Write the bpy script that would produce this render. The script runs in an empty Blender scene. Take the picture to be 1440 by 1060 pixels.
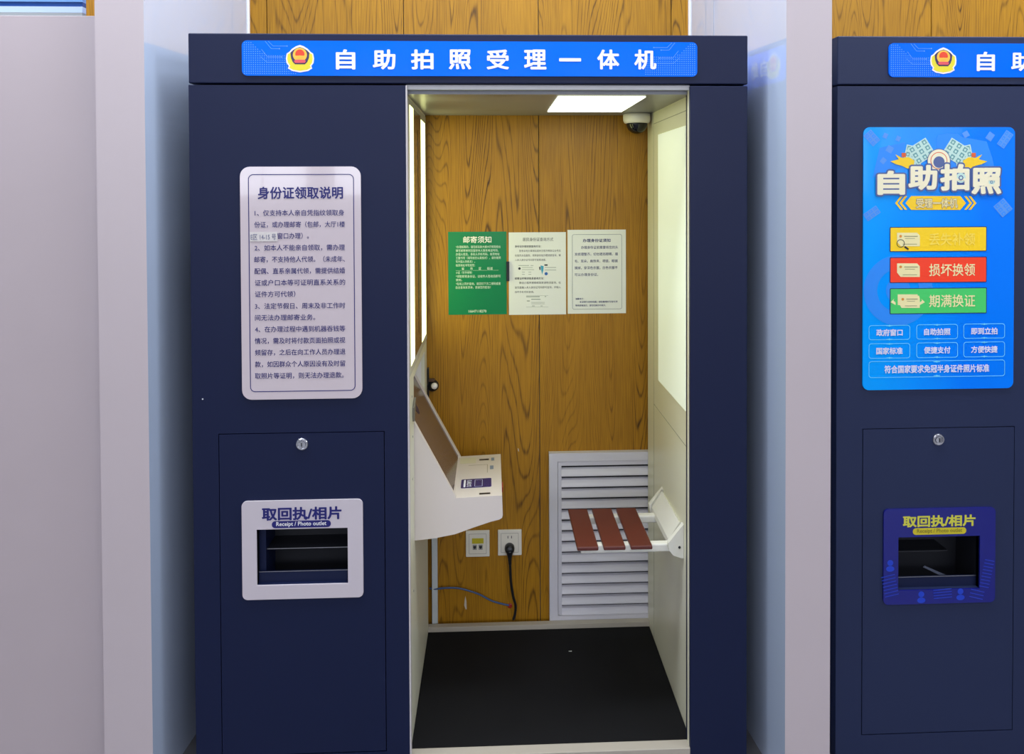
import bpy, bmesh, math, random
from mathutils import Vector, Matrix
from mathutils.geometry import tessellate_polygon
random.seed(7)
S = bpy.context.scene
C = S.collection

# ---------------------------------------------------------------- camera
FPX, CAM = 1100.0, Vector((-.0052, -2.1307, 1.6104))
YAW, PIT, ROL, CX, CY = .0423, -.0179, -.0039, 738.29, 287.19
fw = Vector((math.sin(YAW)*math.cos(PIT), math.cos(YAW)*math.cos(PIT), math.sin(PIT)))
r0 = Vector((math.cos(YAW), -math.sin(YAW), 0)); u0 = r0.cross(fw)
RT = r0*math.cos(ROL)+u0*math.sin(ROL); UP = -r0*math.sin(ROL)+u0*math.cos(ROL)
cd = bpy.data.cameras.new('camera'); cam = bpy.data.objects.new('camera', cd); C.objects.link(cam)
m = Matrix((RT, UP, -fw)).transposed().to_4x4(); m.translation = CAM; cam.matrix_world = m
cd.sensor_width = 36; cd.lens = 36*FPX/1440
cd.shift_x = (720-CX)/1440; cd.shift_y = -(530-CY)/1440
cd.clip_start = .05
S.camera = cam

def on(ax, u, v, c):            # where the line of sight through a photo pixel meets a real plane of the scene
    d = fw+RT*((u-CX)/FPX)+UP*((CY-v)/FPX)
    return CAM+d*((c-CAM[ax])/d[ax])
def at(u, v, Y=0.0):
    p = on(1, u, v, Y); return p.x, p.z

# ---------------------------------------------------------------- light and exposure
S.view_settings.view_transform = 'Standard'; S.view_settings.look = 'None'
S.view_settings.gamma = 1; S.view_settings.use_curve_mapping = False
S.view_settings.exposure = 0.0
w = bpy.data.worlds.new('world'); S.world = w; w.use_nodes = True
bg = w.node_tree.nodes['Background']; bg.inputs[0].default_value = (.80, .80, .92, 1); bg.inputs[1].default_value = .32
def area(name, loc, size, sy, power, col, rot=(0, 0, 0)):
    l = bpy.data.lights.new(name, 'AREA'); l.shape = 'RECTANGLE'; l.size = size; l.size_y = sy
    l.energy = power; l.color = col
    o = bpy.data.objects.new(name, l); o.location = loc; o.rotation_euler = rot; C.objects.link(o); return o
for x in (-1.75, -.08, 1.75):  # unseen fill lamps added above the alcoves to brighten upper wood and panels
    area('alcove_fill_light', (x, -.40, 3.34), 1.2, .5, 42, (.84, .91, 1))
    area('alcove_fill_light', (x, .34, 3.34), 1.2, .3, 13, (.90, .94, 1))
for x in (-2.2, 0, 2.2, 4.4):
    area('hall_light_panel', (x, -2.2, 3.36), 1.2, .6, 16, (.95, .96, 1))
    area('hall_light_panel', (x, -4.6, 3.36), 1.2, .6, 22, (.97, .96, 1))

# ---------------------------------------------------------------- materials
def lin(c):
    return tuple(((x/255)/12.92 if x/255 <= .04045 else ((x/255+.055)/1.055)**2.4) for x in c)
MATS = {}
def mat(name, srgb=None, rough=.5, metal=0, spec=.5, emit=None, es=0, bump=0, bscale=300, coat=0, var=0, base=None):
    if name in MATS: return MATS[name]
    m = bpy.data.materials.new(name); m.use_nodes = True; nt = m.node_tree; b = nt.nodes['Principled BSDF']
    c = base if base else lin(srgb)
    b.inputs['Base Color'].default_value = (*c, 1)
    b.inputs['Roughness'].default_value = rough; b.inputs['Metallic'].default_value = metal
    b.inputs['Specular IOR Level'].default_value = spec
    b.inputs['Coat Weight'].default_value = coat; b.inputs['Coat Roughness'].default_value = .01
    if emit: b.inputs['Emission Color'].default_value = (*emit, 1); b.inputs['Emission Strength'].default_value = es
    tc = nt.nodes.new('ShaderNodeTexCoord')
    n = nt.nodes.new('ShaderNodeTexNoise'); n.inputs['Scale'].default_value = bscale; n.inputs['Detail'].default_value = 3
    nt.links.new(tc.outputs['Object'], n.inputs['Vector'])
    if bump:
        bp = nt.nodes.new('ShaderNodeBump'); bp.inputs['Strength'].default_value = bump; bp.inputs['Distance'].default_value = .001
        nt.links.new(n.outputs['Fac'], bp.inputs['Height']); nt.links.new(bp.outputs['Normal'], b.inputs['Normal'])
    n2 = nt.nodes.new('ShaderNodeTexNoise'); n2.inputs['Scale'].default_value = 6; n2.inputs['Detail'].default_value = 4
    nt.links.new(tc.outputs['Object'], n2.inputs['Vector'])
    rm = nt.nodes.new('ShaderNodeMapRange'); rm.inputs['To Min'].default_value = max(0, rough*.88); rm.inputs['To Max'].default_value = min(1, rough*1.12)
    nt.links.new(n2.outputs['Fac'], rm.inputs['Value']); nt.links.new(rm.outputs['Result'], b.inputs['Roughness'])
    if var:
        mx = nt.nodes.new('ShaderNodeMix'); mx.data_type = 'RGBA'
        mx.inputs['A'].default_value = (*[x*(1-var) for x in c], 1); mx.inputs['B'].default_value = (*[min(1, x*(1+var)) for x in c], 1)
        nt.links.new(n2.outputs['Fac'], mx.inputs['Factor']); nt.links.new(mx.outputs['Result'], b.inputs['Base Color'])
    MATS[name] = m; return m

def wood(name, light, dark, line, rough=.42):
    m = bpy.data.materials.new(name); m.use_nodes = True; nt = m.node_tree; N = nt.nodes.new; L = nt.links.new
    b = nt.nodes['Principled BSDF']; b.inputs['Roughness'].default_value = rough; b.inputs['Specular IOR Level'].default_value = .3
    tc = N('ShaderNodeTexCoord'); oi = N('ShaderNodeObjectInfo')
    off = N('ShaderNodeVectorMath'); off.operation = 'MULTIPLY_ADD'
    cmb = N('ShaderNodeCombineXYZ')
    for i in range(3): L(oi.outputs['Random'], cmb.inputs[i])
    L(cmb.outputs[0], off.inputs[0]); off.inputs[1].default_value = (37, 11, 23); L(tc.outputs['Object'], off.inputs[2])
    def nz(sc, scale, det, rgh=.5):
        mp = N('ShaderNodeMapping'); mp.inputs['Scale'].default_value = sc; L(off.outputs[0], mp.inputs['Vector'])
        n = N('ShaderNodeTexNoise'); n.inputs['Scale'].default_value = scale; n.inputs['Detail'].default_value = det; n.inputs['Roughness'].default_value = rgh
        L(mp.outputs[0], n.inputs['Vector']); return n.outputs['Fac']
    field = nz((8.5, 1, .62), 1, 1.0, .2); wob = nz((60, 1, 6), 1, 2); fib = nz((420, 1, 9), 1, 4); big = nz((9, 1, .4), 1, 2)
    def math_(op, a, b_=None, c_=None):
        n = N('ShaderNodeMath'); n.operation = op
        for i, x in enumerate((a, b_, c_)):
            if x is None: continue
            if isinstance(x, (int, float)): n.inputs[i].default_value = x
            else: L(x, n.inputs[i])
        return n.outputs[0]
    f = math_('MULTIPLY_ADD', wob, .012, field)
    s = math_('SINE', math_('MULTIPLY', f, 250))
    ln = math_('POWER', math_('MULTIPLY_ADD', s, .5, .5), 10)
    ln = math_('MULTIPLY', ln, math_('MULTIPLY', math_('MULTIPLY_ADD', fib, 1.3, .05), math_('MULTIPLY_ADD', nz((7, 1, 1.1), 1, 1), 2.2, -.45)))
    mx = N('ShaderNodeMix'); mx.data_type = 'RGBA'; mx.inputs['A'].default_value = (*light, 1); mx.inputs['B'].default_value = (*dark, 1)
    L(math_('MULTIPLY_ADD', fib, 1.5, math_('MULTIPLY_ADD', big, .7, -.8)), mx.inputs['Factor'])
    m2 = N('ShaderNodeMix'); m2.data_type = 'RGBA'; L(mx.outputs['Result'], m2.inputs['A']); m2.inputs['B'].default_value = (*line, 1)
    L(math_('MAXIMUM', math_('MULTIPLY', ln, 1.0), 0), m2.inputs['Factor']); L(m2.outputs['Result'], b.inputs['Base Color'])
    bp = N('ShaderNodeBump'); bp.inputs['Strength'].default_value = .15; bp.inputs['Distance'].default_value = .001
    L(fib, bp.inputs['Height']); L(bp.outputs['Normal'], b.inputs['Normal'])
    return m

NAVY = mat('navy_powder_coat', base=(.0058, .0105, .042), rough=.45, spec=.24, bump=.25, bscale=900)
NAVY_LIT = mat('navy_coat_hall_lit', base=(.0165, .025, .070), rough=.45, spec=.28, bump=.3, bscale=900)  # lighter copy of the navy coat, brighter hall light put into its colour
CREAM = mat('cream_enamel', (222, 220, 196), .35, var=.03)
CEIL = mat('grey_enamel', (122, 124, 132), .3)
WHITE = mat('white_plastic', (232, 228, 222), .35, var=.02)
CONS = mat('warm_white_enamel', (214, 204, 196), .38)
PARTF = mat('mauve_white_laminate', (192, 180, 183), .38, var=.02)
PARTS = mat('gloss_white_sheet', (196, 210, 234), .0, spec=1.0, coat=1)
GREYP = mat('pale_grey_laminate', (184, 171, 174), .45, var=.03)
PARTS.node_tree.nodes['Principled BSDF'].inputs['Coat IOR'].default_value = 2.1
WOODM = wood('yellow_oak_laminate', (.43, .205, .009), (.20, .082, .005), (.040, .014, .003))
BLACK = mat('black_plastic', (22, 24, 30), .3)
DARK = mat('dark_steel', (20, 22, 30), .5)
MATM = mat('black_rubber', (15, 15, 17), .85, spec=.2, bump=.6, bscale=700, var=.15)
CHROME = mat('chrome', (200, 200, 205), .18, metal=1)
STEEL = mat('steel_edge', (150, 150, 155), .35, metal=.8)
SLAT = mat('painted_grille_metal', (206, 204, 212), .35, var=.03)
REDW = mat('red_brown_wood', (88, 36, 28), .42, var=.2)
BLUEP = mat('blue_print', base=(.0, .145, .92), rough=.14, spec=.12, coat=.06)
CHARW = mat('letter_white', (238, 238, 235), .4)
CHARB = mat('letter_navy', (22, 22, 104), .4)
PAPER = mat('paper', (226, 228, 222), .7)
SIGNW = mat('white_acrylic', (202, 189, 193), .1, coat=.5)
FLOORM = mat('darkened_terrazzo', (96, 96, 100), .3, var=.1)  # unseen floor, darkened so less bounce light reaches the lower fronts
HALLW = mat('hall_paint', (150, 152, 160), .6)
def lamp(name, col, st, base=(230, 235, 220)):
    return mat(name, base, .4, emit=col, es=st)
L_CEIL = lamp('lit_ceiling_diffuser', (.93, 1, .80), 2.5)
L_STRIP = lamp('lit_strip_diffuser', (.97, 1, .38), 3.4)
L_WALL = lamp('lit_wall_diffuser', (.84, .96, .78), .30)

# ---------------------------------------------------------------- helpers
def link(name, bm_or_me, material, parent=None, smooth=False):
    if isinstance(bm_or_me, bmesh.types.BMesh):
        me = bpy.data.meshes.new(name); bmesh.ops.recalc_face_normals(bm_or_me, faces=bm_or_me.faces); bm_or_me.to_mesh(me); bm_or_me.free()
    else: me = bm_or_me
    ms = material if isinstance(material, (list, tuple)) else [material]
    for x in ms: me.materials.append(x)
    if smooth:
        for p in me.polygons: p.use_smooth = True
    o = bpy.data.objects.new(name, me); C.objects.link(o)
    if parent:
        o.parent = parent
        o.matrix_parent_inverse = parent.matrix_world.inverted()
    return o
def origin(o, loc):
    """move a top-level mesh's origin to loc, keeping the shape where it is"""
    o.data.transform(Matrix.Translation(-Vector(loc))); o.location = loc; return o
def thing(name, label, cat, loc, group=None):
    o = bpy.data.objects.new(name, None); o.empty_display_size = .1; C.objects.link(o); o.location = loc
    o.matrix_world = Matrix.Translation(loc)
    o['label'] = label; o['category'] = cat
    if group: o['group'] = group
    return o
def tag(o, label, cat, group=None):
    o['label'] = label; o['category'] = cat
    if group: o['group'] = group
    return o
def structure(o): o['kind'] = 'structure'; return o

def box(bm, x0, x1, y0, y1, z0, z1, bev=0, mi=0):
    r = bmesh.ops.create_cube(bm, size=1)
    vs = r['verts']
    for v in vs:
        v.co = Vector(((x0+x1)/2+v.co.x*(x1-x0), (y0+y1)/2+v.co.y*(y1-y0), (z0+z1)/2+v.co.z*(z1-z0)))
    fs = set(f for v in vs for f in v.link_faces)
    for f in fs: f.material_index = mi
    if bev:
        es = set(e for v in vs for e in v.link_edges)
        bmesh.ops.bevel(bm, geom=list(es), offset=bev, segments=2, affect='EDGES', profile=.5)
    return bm
def B(*a, **k): return box(bmesh.new(), *a, **k)
XZ = lambda a, b, d: Vector((a, d, b))         # a front: outline in x,z, thickness in y
YZ = lambda a, b, d: Vector((d, a, b))         # a side wall: outline in y,z, thickness in x
XY = lambda a, b, d: Vector((a, b, d))
def prism(bm, outer, d0, d1, holes=(), fr=XZ, mi=0):
    loops = [outer]+list(holes)
    flat = [p for l in loops for p in l]
    tris = tessellate_polygon([[Vector((p[0], p[1], 0)) for p in l] for l in loops])
    if d0 == d1:
        va = [bm.verts.new(fr(p[0], p[1], d0)) for p in flat]
        for t in tris:
            try: bm.faces.new([va[i] for i in t]).material_index = mi
            except ValueError: pass
        return bm
    va = [bm.verts.new(fr(p[0], p[1], d0)) for p in flat]; vb = [bm.verts.new(fr(p[0], p[1], d1)) for p in flat]
    for t in tris:
        for vv in (va, vb):
            try: bm.faces.new([vv[i] for i in t]).material_index = mi
            except ValueError: pass
    k = 0
    for l in loops:
        n = len(l)
        for i in range(n):
            j = (i+1) % n
            bm.faces.new((va[k+i], va[k+j], vb[k+j], vb[k+i])).material_index = mi
        k += n
    return bm
def P(*a, **k): return prism(bmesh.new(), *a, **k)
def rect(x0, x1, z0, z1): return [(x0, z0), (x1, z0), (x1, z1), (x0, z1)]
def rrect(x0, x1, z0, z1, r, n=6):
    p = []
    for cx, cz, a in ((x1-r, z0+r, -90), (x1-r, z1-r, 0), (x0+r, z1-r, 90), (x0+r, z0+r, 180)):
        for i in range(n+1):
            t = math.radians(a+90*i/n); p.append((cx+r*math.cos(t), cz+r*math.sin(t)))
    return p
def circ(cx, cz, rx, rz=None, n=24, a0=0, a1=360):
    rz = rz or rx
    full = abs(a1-a0) >= 360
    return [(cx+rx*math.cos(math.radians(a0+(a1-a0)*i/(n if full else n-1))), cz+rz*math.sin(math.radians(a0+(a1-a0)*i/(n if full else n-1)))) for i in range(n)]
def ring_line(x0, x1, z0, z1, r, t):
    return rrect(x0, x1, z0, z1, r), [rrect(x0+t, x1-t, z0+t, z1-t, max(r-t, .0005))]
def tube(pts, rad, seg=8, sub=6):
    P_ = []
    n = len(pts); pts = [Vector(p) for p in pts]
    for i in range(n-1):
        a, b, c, d = pts[max(i-1, 0)], pts[i], pts[i+1], pts[min(i+2, n-1)]
        for k in range(sub):
            t = k/sub
            P_.append(.5*((2*b)+(-a+c)*t+(2*a-5*b+4*c-d)*t*t+(-a+3*b-3*c+d)*t**3))
    P_.append(pts[-1]); bm = bmesh.new(); rings = []
    up = Vector((0, 1, 0))
    for i, p in enumerate(P_):
        t = (P_[min(i+1, len(P_)-1)]-P_[max(i-1, 0)]).normalized()
        s = t.cross(up if abs(t.dot(up)) < .95 else Vector((1, 0, 0))).normalized(); q = s.cross(t)
        rr = rad[min(i*len(rad)//len(P_), len(rad)-1)] if isinstance(rad, (list, tuple)) else rad
        rings.append([bm.verts.new(p+s*(rr*math.cos(2*math.pi*k/seg))+q*(rr*math.sin(2*math.pi*k/seg))) for k in range(seg)])
    for a, b in zip(rings, rings[1:]):
        for k in range(seg): bm.faces.new((a[k], a[(k+1) % seg], b[(k+1) % seg], b[k]))
    bm.faces.new(rings[0]); bm.faces.new(rings[-1]); return bm
def lathe(prof, centre, axis='z', seg=32, caps=True):
    bm = bmesh.new(); rings = []
    for r, h in prof:
        ring = []
        for k in range(seg):
            t = 2*math.pi*k/seg; a, b = r*math.cos(t), r*math.sin(t)
            v = {'z': (a, b, h), 'y': (a, h, b), 'x': (h, a, b)}[axis]
            ring.append(bm.verts.new(Vector(centre)+Vector(v)))
        rings.append(ring)
    for a, b in zip(rings, rings[1:]):
        for k in range(seg): bm.faces.new((a[k], a[(k+1) % seg], b[(k+1) % seg], b[k]))
    if caps: bm.faces.new(rings[0]); bm.faces.new(rings[-1])
    return bm

# text: a built-in font curve turned into a flat mesh
ST = 2.5e-5      # tiny step between overlaid copies, so that no two faces share a plane
def text_mesh(s, bold=0, res=2):
    """bold strokes come from overlaying slightly shifted copies"""
    me = text_plain(s, res)
    if not bold: return me
    n = 8 if bold < .03 else 14
    bm = bmesh.new()
    for k in range(n):
        c = me.copy(); c.transform(Matrix.Translation((bold*math.cos(2*math.pi*k/n), bold*math.sin(2*math.pi*k/n), (k+1)*ST)))
        bm.from_mesh(c); bpy.data.meshes.remove(c)
    bpy.data.meshes.remove(me)
    if bold >= .03:
        c = text_plain(s, res); bm.from_mesh(c); bpy.data.meshes.remove(c)
    me = bpy.data.meshes.new('lettering'); bm.to_mesh(me); bm.free(); return me
def text_plain(s, res=2):
    cu = bpy.data.curves.new('lettering', 'FONT'); cu.body = s; cu.size = 1; cu.resolution_u = res; cu.fill_mode = 'FRONT'
    o = bpy.data.objects.new('lettering', cu); C.objects.link(o)
    me = bpy.data.meshes.new_from_object(o.evaluated_get(bpy.context.evaluated_depsgraph_get()))
    bpy.data.objects.remove(o); bpy.data.curves.remove(cu)
    return me
def bounds(me):
    xs = [v.co.x for v in me.vertices]; ys = [v.co.y for v in me.vertices]
    return min(xs), max(xs), min(ys), max(ys)
def text(s, x0, x1, z0, z1, d, material, parent, bold=0, fr=XZ, res=2, flip=False, name='lettering', em=None):
    """lettering fitted to x0..x1 and z0..z1; em = (char size, baseline z) keeps the natural height instead"""
    me = text_mesh(s, bold, res); a0, a1, b0, b1 = bounds(me)
    for v in me.vertices:
        X = x0+(v.co.x-a0)/(a1-a0)*(x1-x0)
        if em: Z = em[1]+v.co.y*em[0]
        else: Z = z0+(v.co.y-b0)/(b1-b0)*(z1-z0)
        v.co = fr(X, Z, d+v.co.z*(-1 if fr is XZ else 1))
    me.materials.clear()
    o = link(name, me, material, parent)
    return o
def join_text(items, d, material, parent, fr=XZ, name='lettering'):
    """several strings as one print: (string, x0, x1, z0, z1, bold)"""
    bm = bmesh.new()
    for s, x0, x1, z0, z1, bold in items:
        me = text_mesh(s, bold); a0, a1, b0, b1 = bounds(me)
        for v in me.vertices:
            v.co = fr(x0+(v.co.x-a0)/(a1-a0)*(x1-x0), z0+(v.co.y-b0)/(b1-b0)*(z1-z0), d-v.co.z)
        bm.from_mesh(me); bpy.data.meshes.remove(me)
    for f in bm.faces: f.material_index = 0
    return link(name, bm, material, parent)

# ---------------------------------------------------------------- the setting
YW = .66
wall = structure(link('wall_back', B(-4.2, 4.6, YW+.018, YW+.12, 0, 3.4), HALLW))
xs = [-.7913+.4771*k for k in range(-7, 12)]
bw = .4771
for k, x in enumerate(xs):
    bm = B(x+.0012, x+bw-.0012, -.009, .009, 0, 3.38, bev=.0012)
    bmesh.ops.translate(bm, verts=bm.verts, vec=(-x-bw/2, 0, 0))
    o = link('board', bm, WOODM); o.location = (x+bw/2, YW+.009, 0); o.parent = wall
structure(link('floor', B(-6, 7, -9, .8, -.1, 0), FLOORM))
structure(link('ceiling', B(-6, 7, -9, .8, 3.4, 3.5), mat('ceiling_paint', (215, 220, 232), .7)))
structure(link('wall_rear', B(-6, 7, -9.1, -9, 0, 3.4), HALLW))
WIN = mat('daylit_window_glass', (200, 215, 235), .1, emit=(.86, .90, 1), es=5.5)
for k, x in enumerate((-4.8, -3.2, -1.6, 0, 1.6, 3.2, 4.8, 6.2)):
    wbm = B(x-.66, x+.66, -8.99, -8.94, 1.5, 3.2)
    wo = structure(link('window_%d' % (k+1), wbm, WHITE))
    link('pane', B(x-.6, x-.02, -8.96, -8.93, 1.56, 3.14), WIN, wo); link('pane', B(x+.02, x+.6, -8.96, -8.93, 1.56, 3.14), WIN, wo)

def partition(name, fl, fr_, yf, bl, br):
    """a tapered partition: front corners x fl, fr_ at yf, back corners x bl, br at the wall"""
    bm = bmesh.new()
    prism(bm, [(fl, yf), (fr_, yf), (br, YW), (bl, YW)], 0, 3.38, fr=XY)
    me = bpy.data.meshes.new(name)
    bmesh.ops.recalc_face_normals(bm, faces=bm.faces)
    bm.normal_update()
    for f in bm.faces:
        f.material_index = 0 if f.normal.y < -.7 else 1
    bm.to_mesh(me); bm.free()
    o = link(name, me, [PARTF, PARTS]); return structure(o)
pL = partition('wall_left', on(1, 133, 20, -.04).x, on(1, 202, 20, -.04).x, -.04, -1.036, -.8528)
pR = partition('wall_right', on(1, 1106, 20, -.10).x, on(1, 1170, 20, -.10).x, -.10, .7047, .90)
# slim bright corner trims on the edges of the partitions, and the seam of the right sheet
link('trim', B(.7047-.004, .7047+.006, YW-.012, YW-.001, 2.05, 3.38), WHITE, pR)
link('trim', B(-.8528-.004, -.8528+.004, YW-.010, YW-.001, 2.05, 3.38), WHITE, pL)
def seam_at(y):
    a = Vector((.7047, YW)); b = Vector((on(1, 1106, 20, -.10).x, -.10)); t = (y-a.y)/(b.y-a.y); return a.x+(b.x-a.x)*t
link('joint_strip', B(seam_at(.42)-.0012, seam_at(.42)+.001, .418, .421, .05, 3.38), mat('joint_grey', (150, 160, 175), .5), pR)

# ---------------------------------------------------------------- booth
XL, XR, XoL, XoR = -.8134, .7001, -.2370, .5400
ZT, ZS = 2.0334, 1.8974
iL, iR, YB = -.2374, .5493, .634
ZC, ZM, BASE = 1.8748, .0556, .0

def emblem(parent, cx, cz, s, y, fr=XZ, sx=1):
    bm = bmesh.new(); mats = [CHARW, mat('badge_yellow', (232, 216, 40), .4), mat('badge_navy', (56, 40, 84), .4), mat('badge_gold', (250, 190, 60), .4), mat('badge_red', (232, 66, 24), .4), mat('badge_rose', (226, 80, 90), .4)]
    q = lambda pts: [(cx+x*s*sx, cz+z*s) for x, z in pts]
    wings = [(-.47, .17), (-.50, .0), (-.48, -.16), (-.40, -.27), (-.43, -.36), (-.28, -.45), (0, -.50), (.28, -.45), (.43, -.36), (.40, -.27), (.48, -.16), (.50, .0), (.47, .17), (.38, .23), (.28, .34), (.14, .43), (0, .48), (-.14, .43), (-.28, .34), (-.38, .23)]
    d = y
    def lay(pts, mi):
        nonlocal d
        d -= .00025
        prism(bm, pts, d, d, fr=fr, mi=mi)
    lay(q([(x*1.04, z*1.04) for x, z in wings]), 0)
    lay(q([(-.45, .15), (-.47, -.02), (-.44, -.16), (-.36, -.27), (-.40, -.34), (-.26, -.42), (0, -.46), (.26, -.42), (.40, -.34), (.36, -.27), (.44, -.16), (.47, -.02), (.45, .15), (.34, .21), (0, .30), (-.34, .21)]), 1)
    lay(q([(-.35, .21), (-.26, .30), (-.13, .38), (0, .42), (.13, .38), (.26, .30), (.35, .21), (.33, .02), (.27, -.13), (.18, -.22), (-.18, -.22), (-.27, -.13), (-.33, .02)]), 2)
    lay(q(circ(0, .13, .26)), 3)
    lay(q(circ(0, .16, .17, .17, 20, -20, 200)), 4)
    lay(q([(-.22, -.10), (-.16, -.05), (.16, -.05), (.22, -.10), (.18, -.17), (-.18, -.17)]), 5)
    lay(q([(-.12, .02), (.12, .02), (.08, .08), (0, .11), (-.08, .08)]), 3)
    o = link('emblem', bm, mats, parent); return o

def circuit(bm, x0, x1, z0, z1, y, side, mi, fr=XZ):
    """dot matrix and circuit lines printed at an end of the header sign"""
    st = (z1-z0)/16
    n = int((x1-x0)/st)
    for i in range(n):
        for j in range(1, 16):
            a = i/n if side < 0 else 1-i/n
            if j > 9 and a > .38 - (j-10)*.05+.15*0: continue
            if 9-j < -8+a*8: continue
            x = x0+(i+.5)*st; z = z0+j*st
            r = st*.2
            v = [bm.verts.new(fr(x+dx, z+dz, y)) for dx, dz in ((-r, -r), (r, -r), (r, r), (-r, r))]
            bm.faces.new(v).material_index = mi
def seg(bm, a, b, t, y, mi=0, fr=XZ):
    a = Vector(a); b = Vector(b); d = (b-a).normalized(); n = Vector((-d.y, d.x))*t/2
    v = [bm.verts.new(fr(p.x, p.y, y)) for p in (a+n, a-n, b-n, b+n)]
    bm.faces.new(v).material_index = mi

def header_sign(parent, X0, y=0.0):
    """front sign; local x measured from the booth's left edge X0"""
    a = at(341, 107); b = at(980, 58)
    x0, x1 = a[0]-XL+X0, b[0]-XL+X0; z0, z1 = at(660, 107.3)[1], at(660, 58.5)[1]
    s = link('header_sign', P(rrect(x0, x1, z0, z1, .014), y, y-.004), BLUEP, parent)
    LB = mat('print_light_blue', base=(.10, .34, .95), rough=.3)
    bm = bmesh.new()
    wd = .145
    circuit(bm, x0+.004, x0+wd, z0, z1, y-.0044, -1, 0)
    circuit(bm, x1-wd, x1-.004, z0, z1, y-.0044, 1, 0)
    for sgn, e in ((1, x0), (-1, x1)):
        for k, (p, q) in enumerate((((.052, .070), (.068, .050)), ((.068, .050), (.105, .050)), ((.062, .092), (.078, .072)), ((.078, .072), (.10, .072)), ((.070, .092), (.083, .079)), ((.083, .079), (.12, .079)), ((.05, .05), (.066, .036)), ((.066, .036), (.13, .036)))):
            seg(bm, (e+sgn*p[0], z0+p[1]), (e+sgn*q[0], z0+q[1]), .0011, y-.0044)
        for p in ((.105, .050), (.10, .072), (.12, .079)):
            prism(bm, circ(e+sgn*p[0], z0+p[1], .0017, n=10), y-.0045, y-.0045)
    link('circuit_print', bm, LB, s)['kind'] = 'stuff'
    ex, ez = at(422.5, 82.5)
    emblem(s, ex-XL+X0, ez, .072, y-.0046)
    for ch, u in zip('自助拍照受理一体机', (486.5, 540.5, 594, 647, 700, 752.5, 801.5, 855, 907)):
        cx, cz = at(u, 84)
        cx += X0-XL
        if ch == '一':
            text(ch, cx-.030, cx+.030, cz-.0055, cz+.0035, y-.0048, CHARW, s, .02)
        else:
            w_ = .026 if ch == '自' else .0305
            text(ch, cx-w_, cx+w_, cz-.027, cz+.027, y-.0048, CHARW, s, .028, res=3)
    return s

def outlet_plate(parent, px, plate_mat, ink, pill_mat, pill_ink, spec):
    """the receipt outlet: px gives photo positions of plate, opening and lettering on the front plane"""
    u0, u1, v0, v1 = px['plate']; x0, z1 = at(u0, v0); x1, z0 = at(u1, v1)
    h0, h1, w0, w1 = px['hole']; a0, b1 = at(h0, w0); a1, b0 = at(h1, w1)
    y = -.0005
    pl = link('outlet_plate', P(rrect(x0, x1, z0, z1, .014), y, y-.005, holes=[rect(a0, a1, b0, b1)]), plate_mat, parent)
    t0, t1, s0, s1 = px['title']; p0, q1 = at(t0, s0); p1, q0 = at(t1, s1)
    text('取回执/相片', p0, p1, q0, q1, y-.0055, ink, pl, .034, res=3)
    t0, t1, s0, s1 = px['pill']; p0, q1 = at(t0, s0); p1, q0 = at(t1, s1)
    link('caption_pill', P(rrect(p0, p1, q0, q1, (q1-q0)/2-.0003), y-.0055, y-.0055), pill_mat, pl)
    text('Receipt / Photo outlet', p0+.012, p1-.012, q0+.0020, q1-.0020, y-.0058, pill_ink, pl, .012)
    # the tray behind the opening
    bm = bmesh.new(); D = .11
    box(bm, a0-.004, a0, 0, D, b0-.03, b1+.004); box(bm, a1, a1+.004, 0, D, b0-.03, b1+.004)
    box(bm, a0-.004, a1+.004, 0, D, b1, b1+.004); box(bm, a0-.004, a1+.004, 0, D, b0-.032, b0-.028)
    box(bm, a0-.004, a1+.004, D, D+.004, b0-.03, b1+.004)
    tray = link('outlet_tray', bm, DARK, parent)
    fz = b0+(b1-b0)*px.get('lip', .20)
    link('tray_lip', B(a0, a1, .012, .016, b0-.028, fz, bev=.0005), NAVY, tray)
    link('lip_edge', B(a0, a1, .0112, .0118, fz-.0018, fz), STEEL, tray)
    if spec == 'white':
        fz = b0+(b1-b0)*.56
        link('shelf', B(a0+.018, a1, .03, D, fz-.002, fz), DARK, tray)
        link('shelf_edge', B(a0+.018, a1, .0288, .0298, fz-.0022, fz), STEEL, tray)
        link('tray_wall', B(a0, a0+.018, .02, D, b0-.028, b1, bev=.001), NAVY, tray)
    else:
        g = mat('paper_slip', (70, 76, 92), .6)
        bm = bmesh.new(); prism(bm, [(a0+.085, fz+.022), (a0+.09, fz+.026), (a0+.152, fz-.002), (a0+.145, fz-.008)], .02, .021)
        link('paper_slip', bm, g, tray)
        link('shelf', B(a0, a1*.72+a0*.28, .04, D, b0+(b1-b0)*.58, b0+(b1-b0)*.60), DARK, tray)
    return (a0, a1, b0, b1)

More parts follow.
